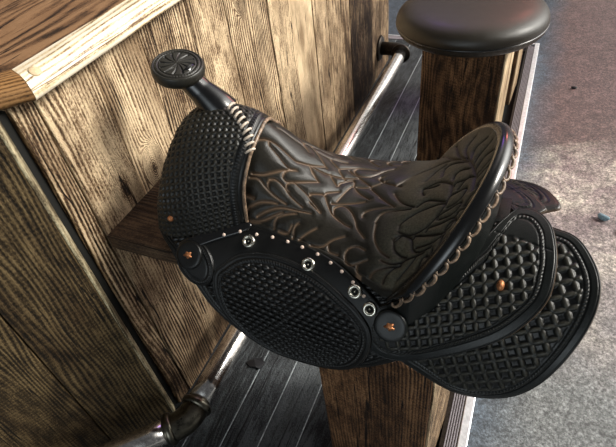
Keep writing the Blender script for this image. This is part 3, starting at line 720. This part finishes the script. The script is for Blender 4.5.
# ---------------------------------------------------------------- horn
hb = np.array([.240, YC, .955]); hc = np.array([.181, YC, 1.022])
mid = [hb + np.array([.010, 0, -.015]), hb, hb * .62 + hc * .38 + np.array([-.004, 0, .004]), hb * .3 + hc * .7 + np.array([-.003, 0, .002]), hc + np.array([0, 0, -.006]), hc]
pl = smooth_poly(mid, 40, closed=False); rad_ = np.interp(np.linspace(0, 1, 40), [0, .2, .5, .75, .9, 1], [.040, .034, .0265, .025, .030, .038])
V_, F_ = tube(pl, rad_, 40); z_ = np.zeros(len(V_))
A2 = np.tile(np.linspace(0, 2 * PI, 40, endpoint=False), 40); 
horn = obj('horn', V_, F_, MT['leather_gloss'], saddle, attrs={'deep': z_, 'cut': z_, 'wear_light': z_})
ax = np.array([.20, -.10, .95]); ax /= np.linalg.norm(ax)
rr = np.linspace(0, 1, 60); NC = 220; RC = .052
u_ = np.cross(ax, [0, 1., 0]); u_ /= np.linalg.norm(u_); v_ = np.cross(ax, u_); th = np.linspace(0, 2 * PI, NC, endpoint=False)
cc = hc + ax * .004 + np.array([-.006, 0, 0])
rows = []; dpv = []
for r in rr:
    hgt = .012 + .003 * (1 - r ** 2)
    rs = r * RC * .93
    inn_ = np.clip((.72 - r) / .04, 0, 1)
    sp = np.sin(th * 12 + r * 5.5); spg = np.exp(-((sp - 1) / .35) ** 2) * inn_ * min(1, r * 4)
    ringg = math.exp(-((r - .76) / .025) ** 2) + math.exp(-((r - .92) / .02) ** 2)
    beadc = math.exp(-((r - .84) / .035) ** 2) * (.5 + .5 * np.sin(th * 46))
    hv = hgt - .0022 * spg - .0016 * ringg + .0012 * beadc
    rows.append(cc + hv[:, None] * ax + rs * (np.cos(th)[:, None] * u_ + np.sin(th)[:, None] * v_)); dpv.append(np.clip(spg + ringg * .8, 0, 1))
for (r, h_) in ((.955, .0105), (.985, .007), (1.0, .001), (.99, -.005), (.95, -.0095), (.85, -.0125), (.6, -.014), (0, -.014)):
    rows.append(cc + h_ * ax + r * RC * (np.cos(th)[:, None] * u_ + np.sin(th)[:, None] * v_)); dpv.append(np.zeros(NC))
V_ = np.vstack(rows); z_ = np.zeros(len(V_))
obj('horn_cap', V_, gridf(len(rows), NC, False, True), MT['leather'], horn, attrs={'deep': np.concatenate(dpv) * .8, 'cut': z_, 'wear_light': z_ + .25})

# ---------------------------------------------------------------- carved seat
LEAVES = [[(0.344,-0.078),(0.371,-0.07),(0.398,-0.05),(0.42,-0.032)],
[(0.362,-0.022),(0.365,-0.028),(0.385,-0.033),(0.406,-0.039),(0.42,-0.032)],
[(0.346,-0.032),(0.362,-0.022),(0.379,-0.017),(0.405,-0.017),(0.415,-0.016),(0.436,-0.0),(0.456,0.024)],
[(0.402,-0.06),(0.411,-0.062),(0.43,-0.05),(0.461,-0.023)],
[(0.438,-0.004),(0.445,-0.014),(0.461,-0.023)],
[(0.402,-0.06),(0.401,-0.052),(0.409,-0.039)],
[(0.34,-0.083),(0.358,-0.08),(0.374,-0.086),(0.394,-0.091),(0.418,-0.094)],
[(0.38,-0.086),(0.378,-0.076),(0.39,-0.069),(0.405,-0.071),(0.42,-0.079),(0.429,-0.082),(0.449,-0.087)],
[(0.418,-0.074),(0.41,-0.068),(0.421,-0.056),(0.433,-0.057),(0.449,-0.061),(0.467,-0.071),(0.484,-0.081)],
[(0.455,-0.058),(0.469,-0.049),(0.48,-0.044),(0.489,-0.056),(0.509,-0.078),(0.536,-0.088)],
[(0.455,-0.062),(0.459,-0.055)],
[(0.46,-0.073),(0.484,-0.083)],
[(0.48,-0.044),(0.483,-0.036),(0.501,-0.019)],
[(0.509,-0.074),(0.506,-0.061),(0.52,-0.049),(0.537,-0.055),(0.552,-0.073),(0.561,-0.09),(0.581,-0.109)],
[(0.498,-0.054),(0.524,-0.042),(0.557,-0.023)],
[(0.505,-0.044),(0.519,0.009),(0.535,-0.002),(0.562,-0.015)],
[(0.522,0.01),(0.516,0.028),(0.496,0.005),(0.495,-0.008),(0.477,0.006),(0.473,0.012)],
[(0.435,-0.003),(0.46,-0.023)],
[(0.434,-0.001),(0.475,0.011),(0.526,0.042)],
[(0.528,0.011),(0.549,0.02),(0.578,0.048)],
[(0.557,0.017),(0.586,-0.009),(0.617,-0.032)],
[(0.564,-0.064),(0.563,-0.053),(0.58,-0.041),(0.615,-0.031)],
[(0.592,-0.071),(0.598,-0.052),(0.615,-0.043),(0.651,-0.043)],
[(0.364,-0.123),(0.389,-0.111),(0.412,-0.102),(0.44,-0.097),(0.468,-0.091)],
[(0.341,-0.125),(0.343,-0.117),(0.364,-0.107),(0.387,-0.101),(0.402,-0.099)],
[(0.331,-0.103),(0.354,-0.104)],
[(0.342,-0.13),(0.371,-0.127),(0.392,-0.12),(0.416,-0.108)],
[(0.404,-0.131),(0.407,-0.117),(0.442,-0.101)],
[(0.415,-0.134),(0.434,-0.134),(0.44,-0.121)],
[(0.446,-0.14),(0.446,-0.122),(0.452,-0.115)],
[(0.46,-0.14),(0.469,-0.131),(0.488,-0.113)],
[(0.509,-0.076),(0.529,-0.086),(0.547,-0.091)],
[(0.485,-0.145),(0.51,-0.141),(0.525,-0.125),(0.544,-0.112)],
[(0.518,-0.135),(0.524,-0.147),(0.542,-0.149)],
[(0.589,-0.132),(0.572,-0.127),(0.558,-0.135),(0.556,-0.151),(0.57,-0.163),(0.599,-0.149)],
[(0.583,-0.161),(0.587,-0.174),(0.596,-0.179)],
[(0.613,-0.177),(0.618,-0.166),(0.637,-0.158),(0.662,-0.157)],
[(0.594,-0.076),(0.599,-0.105),(0.615,-0.128),(0.637,-0.141)],
[(0.623,-0.146),(0.644,-0.152),(0.672,-0.151),(0.7,-0.156)],
[(0.648,-0.104),(0.638,-0.114),(0.645,-0.13),(0.669,-0.147)],
[(0.582,-0.008),(0.615,-0.03)],
[(0.608,0.006),(0.629,-0.022),(0.656,-0.04)],
[(0.668,-0.013),(0.661,0.006),(0.691,0.005)],
[(0.662,-0.042),(0.68,-0.031),(0.712,-0.055)],
[(0.64,-0.086),(0.641,-0.075),(0.665,-0.057),(0.688,-0.053),(0.713,-0.061),(0.706,-0.085),(0.691,-0.101),(0.667,-0.104),(0.641,-0.093)],
[(0.714,-0.063),(0.718,-0.041),(0.716,-0.015),(0.709,-0.003),(0.688,0.016),(0.663,0.009)],
[(0.715,-0.069),(0.718,-0.048),(0.738,-0.046),(0.745,-0.05),(0.738,-0.072),(0.72,-0.075)],
[(0.707,-0.094),(0.709,-0.086),(0.724,-0.083),(0.743,-0.082),(0.734,-0.1),(0.711,-0.097)],
[(0.693,-0.111),(0.696,-0.105),(0.72,-0.11),(0.736,-0.112),(0.733,-0.132),(0.718,-0.133),(0.701,-0.124)],
[(0.673,-0.115),(0.675,-0.109),(0.695,-0.12),(0.723,-0.136),(0.712,-0.144),(0.682,-0.136)],
[(0.739,-0.112),(0.743,-0.103),(0.754,-0.11),(0.76,-0.111),(0.743,-0.13)],
[(0.728,-0.142),(0.726,-0.129),(0.737,-0.118),(0.744,-0.138),(0.736,-0.154),(0.732,-0.158)],
[(0.724,-0.163),(0.725,-0.142)],
[(0.643,-0.128),(0.636,-0.107),(0.65,-0.101),(0.669,-0.113),(0.676,-0.135),(0.689,-0.148),(0.71,-0.152)],
[(0.638,-0.184),(0.643,-0.166),(0.666,-0.152)],
[(0.663,-0.179),(0.677,-0.168),(0.688,-0.155)],
[(0.713,-0.159),(0.714,-0.172),(0.72,-0.173)],
[(0.694,-0.189),(0.702,-0.164),(0.714,-0.178)],
[(0.603,0.034),(0.624,0.065),(0.65,0.088),(0.682,0.096),(0.714,0.071),(0.733,0.041)],
[(0.66,0.035),(0.675,0.064),(0.691,0.076)],
[(0.691,0.032),(0.691,0.057),(0.705,0.064),(0.733,0.043)],
[(0.716,0.0),(0.716,0.013),(0.727,0.022),(0.741,0.01)],
[(0.72,-0.024),(0.723,-0.014),(0.743,-0.021)],
[(0.668,0.178),(0.694,0.102),(0.714,0.073),(0.728,0.063)],
[(0.694,0.178),(0.711,0.092),(0.725,0.062)],
[(0.729,0.059),(0.743,0.018),(0.753,-0.023),(0.755,-0.068)],
[(0.728,0.065),(0.721,0.105),(0.733,0.133)],
[(0.737,0.041),(0.74,0.075),(0.757,0.081)],
[(0.745,0.016),(0.752,0.038),(0.767,0.052)],
[(0.75,-0.008),(0.761,0.017),(0.777,0.008)],
[(0.753,-0.027),(0.769,-0.018),(0.78,-0.015)],
[(0.756,-0.039),(0.77,-0.032),(0.778,-0.036)],
[(0.76,-0.069),(0.762,-0.058),(0.772,-0.053),(0.777,-0.047),(0.772,-0.073),(0.76,-0.069)],
[(0.748,-0.098),(0.755,-0.085),(0.77,-0.079),(0.762,-0.105),(0.748,-0.098)],
[(0.756,-0.031),(0.743,-0.018),(0.735,-0.026),(0.73,-0.037)],
[(0.696,-0.191),(0.672,-0.196)]]

def s_ve(X):
    a = np.interp(X, [.28, .34, .42, .55, .64, .66], [.128, .132, .138, .160, .197, .2]); c = np.clip((X - .66) / .12, 0, 1)
    return np.where(X > .66, .2 * np.sqrt(1 - c * c), a)
def s_ze(X):
    a = np.interp(X, [.28, .34, .42, .55, .64, .66], [.776, .773, .769, .757, .745, .75]); return np.where(X > .66, .75 + .19 * np.clip((X - .66) / .12, 0, 1), a)
def s_zc(X): return np.interp(X, [.28, .30, .34, .36, .40, .45, .50, .55, .62, .68, .73, .76, .78], [.955, .95, .932, .915, .872, .828, .80, .79, .80, .83, .872, .905, .94])
def s_pw(X): return np.interp(X, [.3, .36, .5, .65, .8], [1.5, 1.6, 2.2, 2.0, 2.0])
def blur(a, n):
    k = np.ones(n) / n
    return np.convolve(np.r_[np.full(n, a[0]), a, np.full(n, a[-1])], k, 'same')[n:-n]
NX, NV = 460, 330
uu = np.linspace(0, 1, NX); X = .315 + .465 * (1 - (1 - uu) ** 1.75); Wv = np.linspace(-1, 1, NV); Wv = np.sign(Wv) * np.abs(Wv) ** .92
zc_ = blur(s_zc(X), 21); ze_ = s_ze(X); ve_ = s_ve(X); pw_ = s_pw(X)
Xg = np.repeat(X[:, None], NV, 1); Vg = ve_[:, None] * Wv[None]; Zg = zc_[:, None] + (ze_ - zc_)[:, None] * np.abs(Wv)[None] ** pw_[:, None]
segs = []; wts = []
def add_curve(c, wgt):
    c = np.array(c, float)
    if len(c) > 2: c = smooth_poly(c, max(6, int(np.linalg.norm(np.diff(c, axis=0), axis=1).sum() / .006)), closed=False)
    for a, b in zip(c[:-1], c[1:]): segs.append((*a, *b))
for c in LEAVES:
    add_curve(c, 1)
    cx_ = np.mean([p[1] for p in c])
    if np.mean([p[0] for p in c]) < .60 and cx_ < -.025: add_curve([(p[0], -p[1]) for p in c], 1)
segs = np.array(segs)
Pq = np.stack([Xg.ravel(), Vg.ravel()], 1); best = np.full(len(Pq), 9.)
sl = np.interp(Pq[:, 0], [.6, .7, .78], [1.0, .8, .6])
for x0, y0, x1, y1 in segs:
    lo, hi = min(x0, x1) - .02, max(x0, x1) + .02
    idx = np.where((Pq[:, 0] > lo) & (Pq[:, 0] < hi) & (Pq[:, 1] > min(y0, y1) - .02) & (Pq[:, 1] < max(y0, y1) + .02))[0]
    if not len(idx): continue
    px, py = Pq[idx, 0] - x0, Pq[idx, 1] - y0; ex, ey = x1 - x0, y1 - y0; L2 = ex * ex + ey * ey + 1e-12
    t = np.clip((px * ex + py * ey) / L2, 0, 1); ddx = (px - t * ex) ; ddy = py - t * ey
    best[idx] = np.minimum(best[idx], np.hypot(ddx, ddy))
best = best.reshape(NX, NV); best = np.minimum(best, .02)
cantle_zone = np.clip((Xg - .60) / .05, 0, 1)
gw = .0011 + .0011 * cantle_zone
g = np.exp(-(best / gw) ** 2); h = -.0024 * g + .0042 * (1 - np.exp(-best / .007)) - .002
lip = np.exp(-((best - .0022) / .0009) ** 2)
# edge of the seat leather
edge = (1 - np.abs(Wv))[None] * ve_[:, None]; h -= .0014 * np.exp(-((edge - .006) / .0012) ** 2) * (Xg < .66)
h *= np.clip(edge / .004, 0, 1)
S = np.stack([Xg, Vg + YC, Zg], -1)
du = np.gradient(S, axis=0); dv = np.gradient(S, axis=1); n_ = np.cross(du, dv); n_ /= np.linalg.norm(n_, axis=2)[..., None] + 1e-9; n_ *= np.where(n_[..., 2:] < 0, -1, 1)
S2 = S + n_ * h[..., None]
cutc = (np.clip(lip * .12 + g * .75, 0, 1)) * (1 - cantle_zone * .92); deep = g * (.25 + .7 * cantle_zone)
wear_light = .12 + .78 * cantle_zone * np.clip((edge - .004) / .006, 0, 1)  # paler cantle face: the light on it is put into the colour
wear_light *= np.where(best < .002, .4, 1)
# turned-down edge rows
def skirtrow(j, out):
    e = S2[:, j].copy(); sgv = -1 if j == 0 else 1
    e[:, 2] -= .009 * (X < .67); e[:, 1] += sgv * out * (X < .67); return e
S3 = np.concatenate([skirtrow(0, .002)[:, None], S2, skirtrow(-1, .002)[:, None]], 1)
pad = lambda a: np.concatenate([a[:, :1], a, a[:, -1:]], 1).ravel()
obj('seat', S3.reshape(-1, 3), gridf(NX, NV + 2), MT['leather_seat'], saddle, attrs={'cut': pad(cutc), 'deep': pad(deep), 'wear_light': pad(wear_light)})

# ---------------------------------------------------------------- cantle: rolled rim, back and lacing
TH = np.linspace(-PI / 2 - .10, PI / 2 + .10, 160)
def rimp(t, out=0.0, dn=0.0):
    t = np.asarray(t, float); c, s_ = np.cos(t), np.sin(t)
    cz = c
    n = np.stack([.2 * c + .06, .12 * s_, .02 + 0 * c], -1); n /= np.linalg.norm(n, axis=-1)[..., None]
    p = np.stack([.66 + .12 * c, YC + .2 * s_, .75 + .19 * cz], -1)
    p = p + n * np.asarray(out)[..., None] if np.ndim(out) else p + n * out
    p[..., 2] -= dn
    return p
prof = [(-.003, .004), (-.002, -.003), (.003, -.0085), (.011, -.0105), (.019, -.007), (.0245, .000), (.0250, .009), (.0215, .016), (.014, .019)]
prof = smooth_poly(prof, 26, closed=False)
fade = np.clip((np.cos(TH) + .12) / .28, .35, 1)
P = np.stack([rimp(TH, out=fade * o_, dn=0) - np.stack([0 * TH, 0 * TH, fade * d_], -1) for o_, d_ in prof], 1)
z_ = np.zeros(P.shape[0] * P.shape[1])
dd = np.tile(np.exp(-((np.linspace(0, 1, 26) - .80) / .03) ** 2), P.shape[0])
cantle = obj('cantle_roll', P.reshape(-1, 3), gridf(160, 26, flip=True), MT['leather_gloss'], saddle, attrs={'cut': z_, 'deep': dd * .7, 'wear_light': z_})
# back of the cantle down to the skirts
rows = []
for f in np.linspace(0, 1, 14):
    top_ = rimp(TH, out=fade * .0225, dn=.012)
    bx = top_[:, 0] + .0; bv = (top_[:, 1] - YC) * .99
    sarc = np.sign(bv) * np.arcsin(np.clip(np.abs(bv) / BA, 0, .98)) * BM
    bot_ = barrel(bx, sarc, .012); r_ = top_ * (1 - f) + bot_ * f; r_[:, 2] = np.minimum(r_[:, 2], top_[:, 2]); rows.append(r_)
P = np.stack(rows, 1); z_ = np.zeros(160 * 14)
obj('cantle_back', P.reshape(-1, 3), gridf(160, 14, flip=True), MT['leather_skirt'], saddle, attrs={'cut': z_, 'deep': z_, 'wear_light': z_})
# scroll lacing round the outside of the rim
mb = MB(); ml = MB(); tt = []; 
tline = np.linspace(-PI / 2 - .03, PI / 2 + .03, 2000); pl = rimp(tline, .026, .006); sl_ = np.r_[0, np.cumsum(np.linalg.norm(np.diff(pl, axis=0), axis=1))]
n_l = int(sl_[-1] / .0265)
for i in range(n_l):
    t0 = np.interp((i + .5) * .0265, sl_, tline)
    fz = np.interp(math.cos(t0), [-.1, .25], [.5, 1])
    c0_ = rimp(t0, .0235 * fz, .005); tg = rimp(t0 + .01, .0235, .005) - rimp(t0 - .01, .0235, .005); tg /= np.linalg.norm(tg)
    cin = rimp(t0, 0, 0); od = c0_ - cin; od -= tg * (od @ tg); od /= np.linalg.norm(od); dn = np.cross(tg, od); dn = dn if dn[2] < 0 else -dn
    arc_ = []
    for b in np.linspace(-.5, 3.9, 13):
        rr_ = 1 - .06 * b
        arc_.append(c0_ + tg * (.0125 * math.cos(b) * rr_) + (dn * .35 + od * .0) * (.0085 * math.sin(b)) + od * (.0035 + .0045 * math.sin(b)))
    (mb if math.cos(t0) < .93 or True else ml).tube(arc_, np.interp(np.linspace(0, 1, 13), [0, .4, 1], [.0030, .0030, .0016]), 8)
mb.build('rim_lacing', MT['lace_dark'], cantle, smooth=True)

# ================================================================== SMALL THINGS ON THE FLOOR
def pebble(name, c, size, mat, label, cat, seed, flat=.5, ang=0):
    r = np.random.default_rng(seed); bm = bmesh.new(); bmesh.ops.create_icosphere(bm, subdivisions=2, radius=1)
    V = np.array([v.co[:] for v in bm.verts]); F = [[v.index for v in f.verts] for f in bm.faces]; bm.free()
    k = r.normal(size=(4, 3)); V = V * (1 + .16 * np.sin(V @ k.T * 1.7).sum(1)[:, None] * .6)
    V[:, 2] = np.sign(V[:, 2]) * np.abs(V[:, 2]) ** .7; ca, sa = math.cos(ang), math.sin(ang)
    V = V * np.array([size, size * .5, size * flat]); V[:, :2] = V[:, :2] @ np.array([[ca, sa], [-sa, ca]])
    V[:, 2] -= V[:, 2].min(); o = obj(name, V + np.array(c), F, mat, origin=c); tag(o, label, cat); return o
pebble('stone_chip', (1.207, 1.295, -.06), .024, MT['chip'], 'blue-grey chip lying on the pale concrete at the right edge', 'chip', 3, ang=-.4)
pebble('stone_chip', (1.262, 1.235, -.06), .014, MT['flake'], 'small whitish chip on the concrete beside the blue-grey chip', 'chip', 4, ang=.7)
pebble('dirt_crumb', (1.065, 2.36, -.06), .016, MT['darkchip'], 'black crumb alone on the reddish concrete beyond the furthest stool', 'crumb', 5, .4)
pebble('dirt_crumb', (1.012, 1.34, -.06), .006, MT['darkchip'], 'tiny black crumb on the concrete close to the saddle', 'crumb', 6, .5)
# torn dark scrap on the deck between rail and post
Vs = [(-.030, -.004, 0), (-.012, .010, .004), (.012, .018, .006), (.026, .008, .003), (.020, -.012, .002), (.006, -.010, .005), (-.012, -.014, .002)]
Vv = [(.128 + x * 1.1, .208 + y * 1.3, .001 + z + dz) for dz in (0.0, .0025) for x, y, z in Vs]
F = [list(range(7))[::-1], list(range(7, 14))] + [[i, (i + 1) % 7, 7 + (i + 1) % 7, 7 + i] for i in range(7)]
tag(obj('leather_scrap', [(x + .035, y, z) for x, y, z in Vv], F, MT['darkchip'], origin=(.163, .208, .001), smooth=False), 'black torn scrap lying on the dark deck boards beside the foot rail', 'scrap')
Vn, Fn = lathe([(0, .003), (.004, .002), (.005, 0)], (.0005, .118, .655), (1, 0, 0), 8)
tag(obj('paint_fleck', Vn, Fn, MT['flake'], origin=(.0005, .118, .655)), 'tiny white fleck on the bar boards just under the plank', 'fleck')
